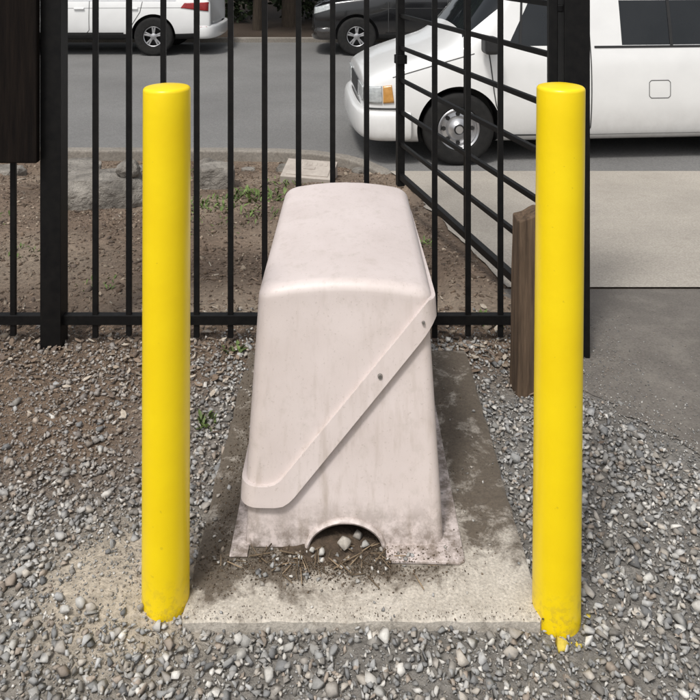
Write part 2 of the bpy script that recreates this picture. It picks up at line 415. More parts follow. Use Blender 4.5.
# ---------------- wooden post, board ----------------
bm=bmesh.new(); bmesh.ops.create_cube(bm,size=1); bmesh.ops.subdivide_edges(bm,edges=bm.edges[:],cuts=6,use_grid_fill=True)
for v in bm.verts:
    v.co.x*=.088; v.co.y*=.088; v.co.z=(v.co.z+.5)*.765-.12
    if v.co.z>.6: v.co.z+=(.35*v.co.x+.012*fnoise(v.co.x*9,v.co.y*9,2)); 
    v.co.x+=.003*fnoise(v.co.z,v.co.y,9); v.co.y+=.003*fnoise(v.co.z,v.co.x,9,3)
o=obj_from_bm('wooden_post',bm,M['wood']); o.location=(.648,2.82,-.02); o.rotation_euler=(0,math.radians(1.0),math.radians(8)); bevel(o,.006,2,50)
bm=bmesh.new(); addbox(bm,-1.44,-1.262,3.06,3.10,.74,1.98); addbox(bm,-1.43,-1.35,3.1,3.13,1.0,1.9)
o=obj_from_bm('wooden_board',bm,M['dwood']); bevel(o,.006,2)

# ---------------- fence ----------------
FY=3.15
bm=bmesh.new(); s=760/FY
rail_r=(520-350)/s
addbox(bm,-4.2,rail_r,FY-.016,FY+.016,.052,.092)
addbox(bm,-4.2,rail_r,FY-.016,FY+.016,1.70,1.74)
addbox(bm,-4.2,rail_r,FY-.016,FY+.016,1.86,1.90)
for px in [14-34*k for k in range(0,19)]+[95,129,163,197,231,265,299,333,367,435,468,501]:
    x=(px-350)/s+random.uniform(-.003,.003)
    w=.0112; addbox(bm,x-w,x+w,FY-w+.002,FY+w-.002,-.005+random.uniform(-.004,.012),1.96)
for x,w in ((-1.226,.042),(-3.6,.042)):
    addbox(bm,x-w,x+w,FY-w,FY+w,-.12,2.05); addbox(bm,x-w-.006,x+w+.006,FY-w-.006,FY+w+.006,2.045,2.06)
f=obj_from_bm('metal_fence',bm,M['black']); bevel(f,.002,2)
GA=Vector((.885,3.18)); d=Vector((-.263,1)).normalized(); L=2.12
G=empty('metal_gate',(GA.x,GA.y,0),math.atan2(d.y,d.x))
bm=bmesh.new()
for z in (.05,.27,.49,.71,.93,1.15,1.37,1.59,1.80):
    w=.019 if z in(.05,1.80) else .0125
    addbox(bm,.06,L-.02,-w*.9,w*.9,z-w,z+w)
addbox(bm,L-.025,L+.025,-.025,.025,-.02,1.9); addbox(bm,.02,.07,-.024,.024,0,1.9)
addbox(bm,L*.5-.012,L*.5+.012,-.026,-.018,.05,1.8)
o=obj_from_bm('gate_leaf',bm,M['black'],G); bevel(o,.002,2)
bm=bmesh.new(); addbox(bm,.01,.09,-.04,.04,.35,.39); addbox(bm,.01,.09,-.04,.04,1.45,1.49); addbox(bm,L-.045,L+.03,-.035,.035,.82,.88)
o=obj_from_bm('hinges_and_latch',bm,M['black'],G); bevel(o,.002,2)
bm=bmesh.new(); addbox(bm,.855,.958,3.03,3.13,-.15,2.1); addbox(bm,.80,.835,3.05,3.09,.05,2.0)
for z in (.3,1.35,1.8): addbox(bm,.83,.86,3.055,3.085,z,z+.03)
o=obj_from_bm('gate_post',bm,M['black']); bevel(o,.004,2)

# ---------------- gravel ----------------
N=70000
P=np.stack([rng.uniform(-2.3,2.4,N),rng.uniform(.95,3.5,N)],1)
keep=np.ones(N,bool); size=np.exp(rng.normal(math.log(.0178),.38,N)); size=np.clip(size,.007,.046)
pal=np.array([(.36,.35,.33),(.27,.265,.255),(.47,.455,.425),(.33,.305,.275),(.41,.375,.33),(.19,.19,.19),(.56,.54,.505),(.32,.27,.225),(.37,.367,.36),(.24,.225,.205),(.40,.39,.375),(.30,.30,.295)])
col=pal[rng.integers(0,len(pal),N)]*rng.uniform(.72,1.25,(N,1))
Z=np.zeros(N)
for i in range(N):
    x,y=P[i]; r=random.random()
    n=fnoise(x,y,2.2,4)
    if PX0<x<PX1 and PY0<y<PY1:
        e=min(x-PX0,PX1-x,y-PY0,PY1-y)
        if e<.05 and r<.06*math.exp(-e/.02): size[i]*=.6; Z[i]=size[i]*.25; continue
        keep[i]=False; continue
    if (x-BX0)**2+(y-BY0)**2<.064**2 or (x-BX1)**2+(y-BY1)**2<.064**2: keep[i]=False; continue
    xa=xapr(y)
    if x>xa-.06:
        dd=x-xa+.06
        if r>.8*math.exp(-dd/.13): keep[i]=False; continue
        size[i]*=.6
    if y>2.98 and r<min(.95,(y-2.98)*2.4+.2): keep[i]=False; continue
    t=min(1,max(0,(-x-.42)/.3))*min(1,max(0,(y-2.05)/.5))
    if t>0:
        if r<t*(.56+.8*n): keep[i]=False; continue
        size[i]*=1-.18*t; col[i]=col[i]*(1-.4*t)+np.array((.22,.165,.125))*.4*t
    if x>.46 and y>2.75 and r<.55: keep[i]=False; continue
    gm=math.exp(-(((x+.60)/.18)**2+((y-1.96)/.15)**2))
    if gm>.30:
        if r<min(.93,gm*1.5): keep[i]=False; continue
        size[i]*=.85
    db=math.hypot(x-BX1,y-BY1)
    if db<.09 and r<.2: col[i]=(.58,.45,.07)
    Z[i]=h(x,y)+size[i]*.12+(.009*random.random())
ix=np.where(keep)[0]
scatter('gravel',np.column_stack([P[ix],Z[ix]]),size[ix],col[ix],M['stone'],(.35,.8),.75,PROT,None,(.5,1.0))
N=420; P=np.stack([rng.uniform(-1.6,1.6,N),rng.uniform(1.3,2.9,N)],1)
ok=[i for i in range(N) if not(PX0-.02<P[i][0]<PX1+.02 and PY0-.02<P[i][1]<PY1) and P[i][0]<xapr(P[i][1])-.05 and math.hypot(P[i][0]-BX0,P[i][1]-BY0)>.09 and math.hypot(P[i][0]-BX1,P[i][1]-BY1)>.09]
P=P[ok]; sz=rng.uniform(.028,.046,len(ok)); Z=np.array([h(a,b) for a,b in P])+sz*.15
scatter('loose_stones',np.column_stack([P,Z]),sz,pal[rng.integers(0,len(pal),len(ok))]*rng.uniform(.85,1.2,(len(ok),1)),M['stone'],(.45,.8),.4)
N=50000
P=np.stack([rng.uniform(-1.9,1.9,N),rng.uniform(1.2,3.4,N)],1); keep=np.ones(N,bool); Z=np.zeros(N)
for i in range(N):
    x,y=P[i]
    if PX0<x<PX1 and PY0<y<PY1: keep[i]=False; continue
    if x>xapr(y)+abs(random.gauss(0,.22)): keep[i]=False; continue
    Z[i]=h(x,y)+.002+(.004 if x>xapr(y) else 0)
ix=np.where(keep)[0]; s2=rng.uniform(.004,.010,len(ix))
c2=pal[rng.integers(0,len(pal),len(ix))]*rng.uniform(.6,1.1,(len(ix),1))
for k,i in enumerate(ix):
    if P[i][1]>2.3 and P[i][0]<-.4: c2[k]=c2[k]*.5+np.array((.16,.115,.085))*.5
scatter('fine_gravel',np.column_stack([P[ix],Z[ix]]),s2,c2,M['stone'])
pts=[];sz=[];cc=[]
for _ in range(8600):
    m=random.random()
    if m<.42: x=random.gauss(-.07,.15); y=random.gauss(1.985,.034)
    elif m<.60: x=random.gauss(-.34,.03); y=random.uniform(1.88,3.04)
    elif m<.66: x=random.gauss(.35,.05); y=random.uniform(2.0,3.04)
    elif m<.86: x=random.uniform(-.11,.09); y=random.uniform(2.0,2.5)
    else: x=random.uniform(PX0,PX1); y=random.choice([random.uniform(PY0,PY1),PY0+abs(random.gauss(0,.02))])
    if not(PX0<x<PX1 and PY0<y<PY1): continue
    if 2.03<y<2.98 and -.285<x<.255 and not(-.11<x<.09 and y<2.6): continue
    s_=random.choice([.002,.003,.003,.004,.005,.007]) if random.random()<.975 else random.uniform(.010,.020)
    if m>.86 or .60<m<.66: s_*=.6
    pts.append((x,y,(.008 if (.235<x<.30 and y>1.97) or (.09<x<.24 and y>1.975) else 0)+s_*.2)); sz.append(s_)
    cc.append(np.array(random.choice([(.08,.055,.035),(.12,.085,.055),(.06,.045,.03),(.2,.16,.12)])) if s_<.009 else pal[random.randrange(10)])
scatter('soil_debris',np.array(pts),np.array(sz),np.array(cc),M['stone'])
bm=bmesh.new(); G2=[]
for j in range(25):
    row=[]
    for i in range(41):
        x=-.30+.42*i/40; y=1.955+.30*j/24
        z=.022*math.exp(-((x+.06)/.11)**2-((y-2.06)/.06)**2)+.006*fnoise(x,y,30,7)*math.exp(-((x+.06)/.13)**2-((y-2.05)/.07)**2)-.0045
        row.append(bm.verts.new((x,y,z)))
    G2.append(row)
for a,b in zip(G2,G2[1:]):
    for i in range(40): bm.faces.new((a[i],a[i+1],b[i+1],b[i]))
soil=simple('dark_soil',(.045,.032,.022),(.12,.085,.058),40,.97,0,.8,.01,120)
obj_from_bm('soil_pile',bm,soil,None,70)
PB=[rockproto(26) for _ in range(6)]
pts=[(-.015,2.02,.024),(-.075,2.0,.016),(.04,2.03,.012),(-.66,1.86,.004),(-.69,1.84,0.004),(-.63,1.845,0.004),(-.72,1.88,0),(.37,1.745,-.012),(-.18,1.69,-.012),(.02,2.06,.014),(-.10,2.01,.014),(-.13,1.99,.01)]
scatter('pebbles',np.array(pts),np.array([.040,.024,.026,.034,.028,.030,.026,.04,.034,.03,.018,.016]),pal[[4,2,0,2,2,4,8,4,2,3,2,2]],M['stone'],(.6,.8),.3,PB)
# twigs lying in front of the opening
lf2=(np.array([(x,y,z) for x in (-1,1) for y in (-.05,.05) for z in (-.05,.05)]),np.array([(0,1,3),(0,3,2),(4,6,7),(4,7,5),(0,4,5),(0,5,1),(2,3,7),(2,7,6),(0,2,6),(0,6,4),(1,5,7),(1,7,3)]))
N=70; P=np.column_stack([rng.normal(-.10,.12,N),rng.normal(1.985,.03,N),rng.uniform(.004,.016,N)]); P=P[(P[:,0]>-.38)&(P[:,1]<2.03)]
scatter('twigs',P,rng.uniform(.02,.055,len(P)),np.array([(.20,.15,.10)])*rng.uniform(.4,1.8,(len(P),1)),M['chip'],(.9,1.1),.25,[lf2],None,(.9,1.1))

# ---------------- soil bed, debris, weeds, stones behind the fence ----------------
N=15000
P=np.stack([rng.uniform(-4.6,.9,N),rng.uniform(3.0,7.5,N)],1); Z=np.zeros(N); keep=np.ones(N,bool)
for i in range(N):
    x,y=P[i]
    if x>xapr(y)-.03+random.gauss(0,.05) or (y<3.06 and PX0<x<PX1): keep[i]=False; continue
    if fnoise(x,y,1.3,8)>-.1 and random.random()<.7: keep[i]=False; continue
    Z[i]=h(x,y)+.003
bx=(np.array([(x,y,z) for x in (-1,1) for y in (-.36,.36) for z in (-.18,.18)]),np.array([(0,1,3),(0,3,2),(4,6,7),(4,7,5),(0,4,5),(0,5,1),(2,3,7),(2,7,6),(0,2,6),(0,6,4),(1,5,7),(1,7,3)]))
ix=np.where(keep)[0]
mp=np.array([(.15,.11,.08),(.20,.15,.112),(.10,.072,.052),(.27,.22,.17),(.13,.10,.08),(.38,.33,.27)])
mc=mp[rng.choice(6,len(ix),p=[.25,.24,.2,.14,.1,.07])]*rng.uniform(.7,1.2,(len(ix),1))
scatter('wood_debris',np.column_stack([P[ix],Z[ix]]),np.exp(rng.normal(math.log(.018),.5,len(ix))),mc,M['chip'],(.4,1.0),.7,[bx],None,(.3,.9))
N=16000; P=np.stack([rng.uniform(-4.5,.8,N),rng.uniform(3.0,7.45,N)],1); ok=[i for i in range(N) if P[i][0]<xapr(P[i][1])-.02 and not (P[i][1]<3.06 and PX0<P[i][0]<PX1)]; P=P[ok]
Z=np.array([h(a,b)+.002 for a,b in P]); sz=np.exp(rng.normal(math.log(.016),.5,len(ok)))
scatter('soil_clods',np.column_stack([P,Z]),sz,mp[rng.integers(0,5,len(ok))]*rng.uniform(.8,1.35,(len(ok),1)),M['stone'])
N=900; P=np.stack([rng.uniform(-1.8,.85,N),rng.normal(3.1,.22,N)],1)
lf=(np.array([(-1,0,0),(-.3,.5,.15),(.5,.4,.1),(1,0,.25),(.4,-.45,.1),(-.4,-.45,.05)]),np.array([(0,5,1),(1,5,4),(1,4,2),(2,4,3)]))
ok=[i for i in range(N) if not (PX0<P[i][0]<PX1 and P[i][1]<3.05) and P[i][0]<xapr(P[i][1])]
P=P[ok]; Z=np.array([h(a,b)+.012 for a,b in P]); lc=mp[rng.integers(0,6,len(ok))]*1.2
scatter('dry_leaves',np.column_stack([P,Z]),rng.uniform(.02,.045,len(ok)),lc,M['chip'],(.8,1.2),.7,[lf])
def weed(x,y,n,rad,ht):
    VV=[];FF=[];CC=[]
    for i in range(n):
        a=random.uniform(0,6.283); r=rad*math.sqrt(random.random()); cx=x+r*math.cos(a); cy=y+r*math.sin(a); z0=h(x,y)
        b=random.uniform(0,6.283); l=ht*random.uniform(.5,1.2); w=l*.15; el=random.uniform(.3,1.3)
        dx,dy,dz=math.cos(b)*math.cos(el),math.sin(b)*math.cos(el),math.sin(el); px,py=-math.sin(b)*w,math.cos(b)*w
        o=len(VV); VV+= [(cx,cy,z0),(cx+dx*l*.5+px,cy+dy*l*.5+py,z0+dz*l*.6),(cx+dx*l,cy+dy*l,z0+dz*l*.8),(cx+dx*l*.5-px,cy+dy*l*.5-py,z0+dz*l*.6)]
        FF+=[(o,o+1,o+2),(o,o+2,o+3)]; c=np.array((.105,.15,.045))*random.uniform(.6,1.5); CC+=[c]*4
    merged('weed',np.array(VV),np.array(FF),np.array(CC),M['leafm'])
for x,y,n,r,t in [(-1.02,5.5,110,.24,.07),(-.72,5.9,130,.22,.08),(-.62,5.2,45,.14,.06),(-1.9,4.4,26,.12,.05),(-.49,2.62,26,.035,.045),(-.47,3.08,20,.04,.05),(-.30,3.3,20,.05,.04),(.2,3.5,30,.06,.06),(-1.3,3.9,20,.10,.04),(-2.5,5.0,50,.3,.05),(-.45,6.4,70,.25,.07),(.45,4.6,20,.05,.05),(-1.5,6.5,60,.25,.07),(.6,3.3,18,.05,.05),(-.85,4.9,40,.25,.04)]:
    weed(x,y,n,r,t)
def rock(name,x,y,sx,sy,sz,seed,flat=False,z=None):
    bm=bmesh.new(); bmesh.ops.create_icosphere(bm,subdivisions=4,radius=1)
    for v in bm.verts:
        c=v.co.copy(); k=1+.22*noise.noise(c*1.1+Vector((seed,0,0)))+.12*noise.noise(c*3+Vector((0,seed,0)))+.05*noise.noise(c*8)
        c*=k
        if flat: c=Vector((max(-.82,min(.82,c.x)),max(-.8,min(.8,c.y)),max(-.7,min(.55,c.z))))+.09*Vector(v.co)*(.6+noise.noise(c*2.5+Vector((seed,seed,0))))
        v.co=Vector((c.x*sx,c.y*sy,c.z*sz))
    o=obj_from_bm(name,bm,M['boulder'],None,40); o.location=(x,y,(h(x,y) if z is None else z)+sz*.35); o.rotation_euler[2]=seed; return o
o=rock('boulder',-1.84,5.70,.36,.22,.25,.1,True); o.rotation_euler[2]=.08
rock('round_stone',-1.66,5.70,.10,.085,.075,2.2,False,-.075)
rock('boulder',-1.12,6.3,.18,.14,.19,3.3,True); rock('boulder',-2.35,6.6,.26,.2,.16,5.2,True)
for i,(x,y,s_) in enumerate([(-3.2,7.1,.16),(-2.75,7.2,.10),(-2.0,7.15,.09),(-1.35,7.2,.13),(-.95,7.1,.07),(-.62,7.15,.09),(.08,6.9,.07),(-3.9,7.0,.2)]):
    rock('border_stone',x,y,s_,s_*.8,s_*.6,i*1.7+6,i%2==0)
bm=bmesh.new(); addbox(bm,-.22,.22,-.16,.16,-.06,.07); addbox(bm,-.18,.18,-.12,.12,.07,.077); addbox(bm,-.05,.05,-.02,.02,.077,.082)
for k in range(-3,4): addbox(bm,k*.045-.012,k*.045+.012,.05,.10,.077,.080)
o=obj_from_bm('water_meter_box',bm,M['lid']); o.location=(-.35,6.55,h(-.35,6.55)+.03); o.rotation_euler=(math.radians(12),math.radians(2),math.radians(-8)); bevel(o,.008,2)

# ---------------- vehicles ----------------
def lathe(name,prof,mat,parent,seg=48,sm=35):
    bm=bmesh.new(); rr=[[bm.verts.new((r*math.cos(2*math.pi*i/seg),w,r*math.sin(2*math.pi*i/seg))) for i in range(seg)] for r,w in prof]
    for a,b in zip(rr,rr[1:]):
        for i in range(seg): bm.faces.new((a[i],b[i],b[(i+1)%seg],a[(i+1)%seg]))
    return obj_from_bm(name,bm,mat,parent,sm)
def wheel(parent,x,y,R,side,style,rim=.20):
    e=bpy.data.objects.new('wheel',None); link(e,parent); e.location=(x,y,R); 
    if side>0: e.rotation_euler[2]=math.pi
    t=lathe('tyre',[(rim-.01,.08),(rim,-.085),(rim+.012,-.10),(R-.05,-.112),(R-.02,-.105),(R-.005,-.09),(R,-.07),(R,.07),(R-.02,.10),(rim,.10)],M['rubber'],e)
    lathe('rim_barrel',[(rim+.002,-.092),(rim-.006,-.098),(rim-.02,-.085),(rim-.025,.05),(.001,.05)],M['alloy'] if style=='dish' else M['trim'],e)
    if style=='dish':
        lathe('rim_face',[(rim-.02,-.06),(rim-.045,-.035),(.12,-.045),(.10,-.075),(.07,-.085),(.055,-.10),(.04,-.112),(.001,-.114)],M['alloy'],e)
        bm=bmesh.new()
        for k in range(8):
            a=2*math.pi*k/8; bmesh.ops.create_cone(bm,cap_ends=True,segments=14,radius1=.021,radius2=.021,depth=.01,matrix=Matrix.Translation((.137*math.cos(a),-.042,.137*math.sin(a)))@Matrix.Rotation(math.radians(90),4,'X'))
        obj_from_bm('rim_holes',bm,M['trim'],e)
        lathe('hub_ring',[(.05,-.104),(.042,-.118),(.036,-.113)],M['trim'],e)
    else:
        bm=bmesh.new()
        for k in range(5):
            for da in (-.14,.14):
                a=2*math.pi*k/5+.3; Mx=Matrix.Rotation(-(a+da),4,'Y'); addbox(bm,.03,rim-.012,-.088,-.06,-.016,.016,Mx)
        o=obj_from_bm('spokes',bm,M['alloy'],e); bevel(o,.006,2)
        lathe('hub_cap',[(.065,-.06),(.06,-.088),(.035,-.098),(.001,-.10)],M['alloy'],e)
        lathe('rim_lip',[(rim,-.09),(rim-.01,-.099),(rim-.022,-.088)],M['alloy'],e)
def vehicle(name,loc,rz,full,stations,winC,shieldI,wheels,R,paint,style,archR,rearglass=None,lower=None):
    E=empty(name,loc,rz); nr=len(full); rings=[]; bm=bmesh.new()
    for (xl,xb,xu,H,w,lift) in stations:
        half=[]
        for j,(y,z) in enumerate(full):
            x= xl if j<4 else (xb if j==4 else xu)
            if H is not None:
                zz={4:H-.035,5:H-.005,6:H+.012,7:H+.03,8:H+.036}; yy={3:full[3][0]*.985,4:full[4][0]*.97,5:.80,6:.62,7:.32,8:0}
                if j==3: z=min(z,H-.10)
                if j==2: z=min(z,H-.28)
                if j>=4: z=zz[j]
                if j>=3: y=yy[j]
                x=xl if j<5 else xu
            y*=w
            if j<2: z+=lift*(1 if j==0 else .5)
            half.append((x,y,z))
        rings.append([(x,-y,z) for x,y,z in half]+[(x,y,z) for x,y,z in half[-2::-1]])
    rv=[[bm.verts.new(p) for p in r] for r in rings]; n=len(rv[0])
    for i in range(len(rv)-1):
        for k in range(n):
            k2=(k+1)%n; f=bm.faces.new((rv[i][k],rv[i][k2],rv[i+1][k2],rv[i+1][k]))
            j=k if k<nr-1 else (2*nr-3-k)
            if k==n-1: j=-1
            if j==4 and i in winC: f.material_index=1
            if i==shieldI and j in (5,6,7): f.material_index=1
            if j==-1: f.material_index=2
            if lower is not None and j==0: f.material_index=2
    bm.faces.new(rv[0][::-1]); bm.faces.new(rv[-1])
    bmesh.ops.recalc_face_normals(bm,faces=bm.faces)
    body=obj_from_bm('body',bm,[paint,M['glass'],M['trim']],E)
    sub=body.modifiers.new('s','SUBSURF'); sub.levels=3; sub.render_levels=3
    cut=[]
    for wx in wheels:
        for sd in (-1,1):
            b=bmesh.new(); bmesh.ops.create_cone(b,cap_ends=True,segments=64,radius1=archR,radius2=archR,depth=.36,matrix=Matrix.Translation((wx,sd*(full[2][0]-.10),R+.01))@Matrix.Rotation(math.radians(90),4,'X'))
            me=bpy.data.meshes.new('c'); b.to_mesh(me); b.free()
            for m in (paint,M['glass'],M['trim']): me.materials.append(m)
            me.polygons.foreach_set('material_index',[2]*len(me.polygons))
            c=bpy.data.objects.new('c',me); COL.objects.link(c); c.parent=E; cut.append(c)
    apply_bool(body,cut); shade(body,38)
    bv=BVHTree.FromPolygons([v.co.copy() for v in body.data.vertices],[tuple(p.vertices) for p in body.data.polygons])
    for wx in wheels:
        for sd in (-1,1): wheel(E,wx,sd*(full[2][0]-.135),R,sd,style)
    return E,bv
def side(bv,x,z,sd=-1):
    r=bv.ray_cast(Vector((x,sd*3,z)),Vector((0,-sd,0))); return r[0],r[1]
def strip(bv,E,name,pts,w,mat,th=.003,closed=False):
    bm=bmesh.new()
    if closed: pts=pts+[pts[0]]
    for (a,b) in zip(pts,pts[1:]):
        d=Vector((b[0]-a[0],b[1]-a[1])); L=d.length; n=max(1,int(L/.04)); d.normalize(); pn=Vector((-d.y,d.x))*w/2; prev=None
        for i in range(n+1):
            c=Vector(a)+(Vector(b)-Vector(a))*i/n; row=[]
            for s_ in (-1,1):
                q=c+pn*s_; p,nn=side(bv,q.x,q.y)
                if p is None: row=None; break
                row.append(bm.verts.new((p.x,p.y-th,p.z)))
            if row and prev: bm.faces.new((prev[0],row[0],row[1],prev[1]))
            prev=row
    return obj_from_bm(name,bm,mat,E)
def patch(bv,E,name,quad,mat,th=.006,n=8,cast='side'):
    bm=bmesh.new(); g=[]
    A,B,Cc,D=[Vector(q) for q in quad]
    for i in range(n+1):
        row=[]
        for j in range(n+1):
            u,v=i/n,j/n; q=A.lerp(B,u).lerp(D.lerp(Cc,u),v)
            if cast=='side': p,nn=side(bv,q.x,q.y)
            else:
                r=bv.ray_cast(Vector((-3,q.x,q.y)),Vector((1,0,0))); p,nn=r[0],r[1]
            row.append(None if p is None else bm.verts.new(p+nn*th))
        g.append(row)
    for i in range(n):
        for j in range(n):
            f=[g[i][j],g[i+1][j],g[i+1][j+1],g[i][j+1]]
            if all(f): bm.faces.new(f)
    o=obj_from_bm(name,bm,mat,E,50)
    m=o.modifiers.new('so','SOLIDIFY'); m.thickness=.012; m.offset=0; return o

# body sides carry a shoulder and a tucked lower sill
vf=[(.88,.15),(.955,.27),(1.0,.60),(.985,.96),(.965,1.045),(.86,1.62),(.79,1.80),(.45,1.90),(0,1.92)]
vs=[(.03,.03,.03,.78,.86,.10),(.05,.05,.05,.81,.90,.07),(.16,.16,.16,.88,.955,.03),(.40,.40,.40,.97,.99,0),(.80,.80,.80,1.09,1,0),(.94,.94,.94,1.14,1,0),
    (1.18,1.04,1.48,None,1,0),(1.22,1.14,1.56,None,1,0),(1.26,1.19,1.61,None,1,0),(2.14,2.14,2.14,None,1,0),(2.18,2.18,2.18,None,1,0),(2.24,2.24,2.24,None,1,0),(2.28,2.28,2.28,None,1,0),(3.80,3.80,3.80,None,1,0),(3.84,3.84,3.84,None,1,0),(3.92,3.92,3.92,None,1,0),(4.50,4.50,4.47,None,1,0),(4.65,4.65,4.6,None,.995,0),(4.78,4.77,4.7,None,.97,.05),(4.80,4.79,4.72,None,.95,.07)]
E,bv=vehicle('parked_van',(.03,8.08,-.444),math.radians(4.5),vf,vs,(8,12,15),5,[.93,3.78],.345,M['white'],'dish',.40)
strip(bv,E,'front_door_gap',[(1.22,1.05),(1.26,.70),(1.32,.36),(1.38,.28),(2.14,.27),(2.21,.34),(2.21,1.75)],.011,M['groove'])
strip(bv,E,'rear_door_gap',[(3.88,1.75),(3.88,.8)],.010,M['groove'])
strip(bv,E,'hood_gap',[(.30,.84),(.75,.97),(1.08,1.06)],.008,M['groove'])
strip(bv,E,'fuel_door_gap',[(2.78,.64),(2.80,.62),(2.97,.62),(2.99,.64),(2.99,.77),(2.97,.79),(2.80,.79),(2.78,.77)],.006,M['groove'],.003,True)
strip(bv,E,'side_window_seal',[(2.25,1.112),(3.82,1.112)],.022,M['trim'],.005)
strip(bv,E,'side_window_divider',[(3.02,1.12),(3.02,1.60)],.03,M['trim'],.005)
strip(bv,E,'door_pillar_trim',[(2.17,1.12),(2.17,1.60)],.05,M['trim'],.004)
strip(bv,E,'quarter_glass_divider',[(1.52,1.10),(1.56,1.55)],.022,M['trim'],.005)
strip(bv,E,'sill_trim',[(1.40,.235),(3.32,.235)],.07,M['groove'],.004)
bm=bmesh.new(); p,_=side(bv,2.05,.93); addbox(bm,1.97,2.12,p.y-.03,p.y-.004,.90,.94); o=obj_from_bm('door_handle',bm,M['trim'],E); bevel(o,.008,2)
bm=bmesh.new(); addbox(bm,1.12,1.26,-1.22,-1.02,1.08,1.24); o=obj_from_bm('door_mirror',bm,M['trim'],E); bevel(o,.035,3)
bm=bmesh.new(); addbox(bm,1.18,1.28,-1.04,-.90,1.10,1.14); o=obj_from_bm('mirror_arm',bm,M['trim'],E)
for sd in (-1,1):
    if sd<0:
        patch(bv,E,'corner_marker',[(.21,.60),(.31,.61),(.29,.77),(.21,.76)],M['amber'],.006)
        patch(bv,E,'headlight_side',[(.065,.60),(.20,.60),(.20,.76),(.07,.75)],M['lens'],.008)
    a,b=(-.80,-.42) if sd<0 else (.42,.80)
    patch(bv,E,'headlight',[(a,.60),(b,.60),(b,.74),(a,.74)],M['lens'],.010,8,'front')
patch(bv,E,'grille',[(-.40,.58),(.40,.58),(.40,.73),(-.40,.73)],M['trim'],.006,8,'front')
def bumper(E,mat,halfw,xf,zlo,zhi,wrap,name='front_bumper',sgn=1,out=.05):
    bm=bmesh.new(); path=[]; W=halfw
    path=[(xf+wrap,-W),(xf+wrap*.5,-W-.004),(xf+.10,-W+.02),(xf+.03,-W+.09),(xf-.02,-W+.25),(xf-.05,-W*.45),(xf-.055,0)]
    path+= [(x,-y) for x,y in path[-2::-1]]
    prof=[(-.0,zlo),(-out,zlo+.03),(-out-.01,(zlo+zhi)/2),(-out,zhi-.04),(-out*.6,zhi-.01),(0.03,zhi)]
    rows=[]
    for i,(x,y) in enumerate(path):
        a=Vector(path[max(0,i-1)]); b=Vector(path[min(len(path)-1,i+1)]); t=(b-a).normalized(); nrm=-Vector((t.y,-t.x))
        rows.append([bm.verts.new(((x-nrm.x*o_) if sgn>0 else 2*xf-(x-nrm.x*o_), y-nrm.y*o_, z)) for o_,z in prof])
    for a,b in zip(rows,rows[1:]):
        for k in range(len(prof)-1): bm.faces.new((a[k],a[k+1],b[k+1],b[k]))
    bmesh.ops.recalc_face_normals(bm,faces=bm.faces)
    o=obj_from_bm(name,bm,mat,E,60); m=o.modifiers.new('so','SOLIDIFY'); m.thickness=.02; m2=o.modifiers.new('s','SUBSURF'); m2.levels=2; m2.render_levels=2
bumper(E,M['white'],.955,.04,.24,.53,.44)
strip(bv,E,'bumper_gap',[(.08,.548),(.40,.55)],.018,M['groove'],.008)

sf=[(.86,.26),(.95,.40),(.975,.70),(.955,.98),(.935,1.06),(.80,1.50),(.70,1.68),(.38,1.73),(0,1.74)]
def suv_st(L,dh=0):
    return [(.03,.03,.03,.80+dh,.80,.08),(.06,.06,.06,.85+dh,.86,.04),(.20,.20,.20,.93+dh,.94,0),(.55,.55,.55,1.0+dh,.99,0),(1.05,1.05,1.1,1.05+dh,1,0),(1.25,1.25,1.25,1.08+dh,1,0),
      (1.5,1.45,1.95,None,1,0),(1.6,1.6,2.1,None,1,0),(1.65,1.65,2.14,None,1,0),(2.58,2.58,2.58,None,1,0),(2.62,2.62,2.62,None,1,0),(2.7,2.7,2.7,None,1,0),(3.68,3.68,3.6,None,1,0),(3.76,3.76,3.68,None,1,0),(3.82,3.82,3.72,None,1,0),(4.4,4.4,4.2,None,.99,0),(L-.25,L-.25,4.4,None,.97,.03),(L-.08,L-.12,4.5,None,.93,.06),(L-.02,L-.06,4.52,None,.88,.08)]
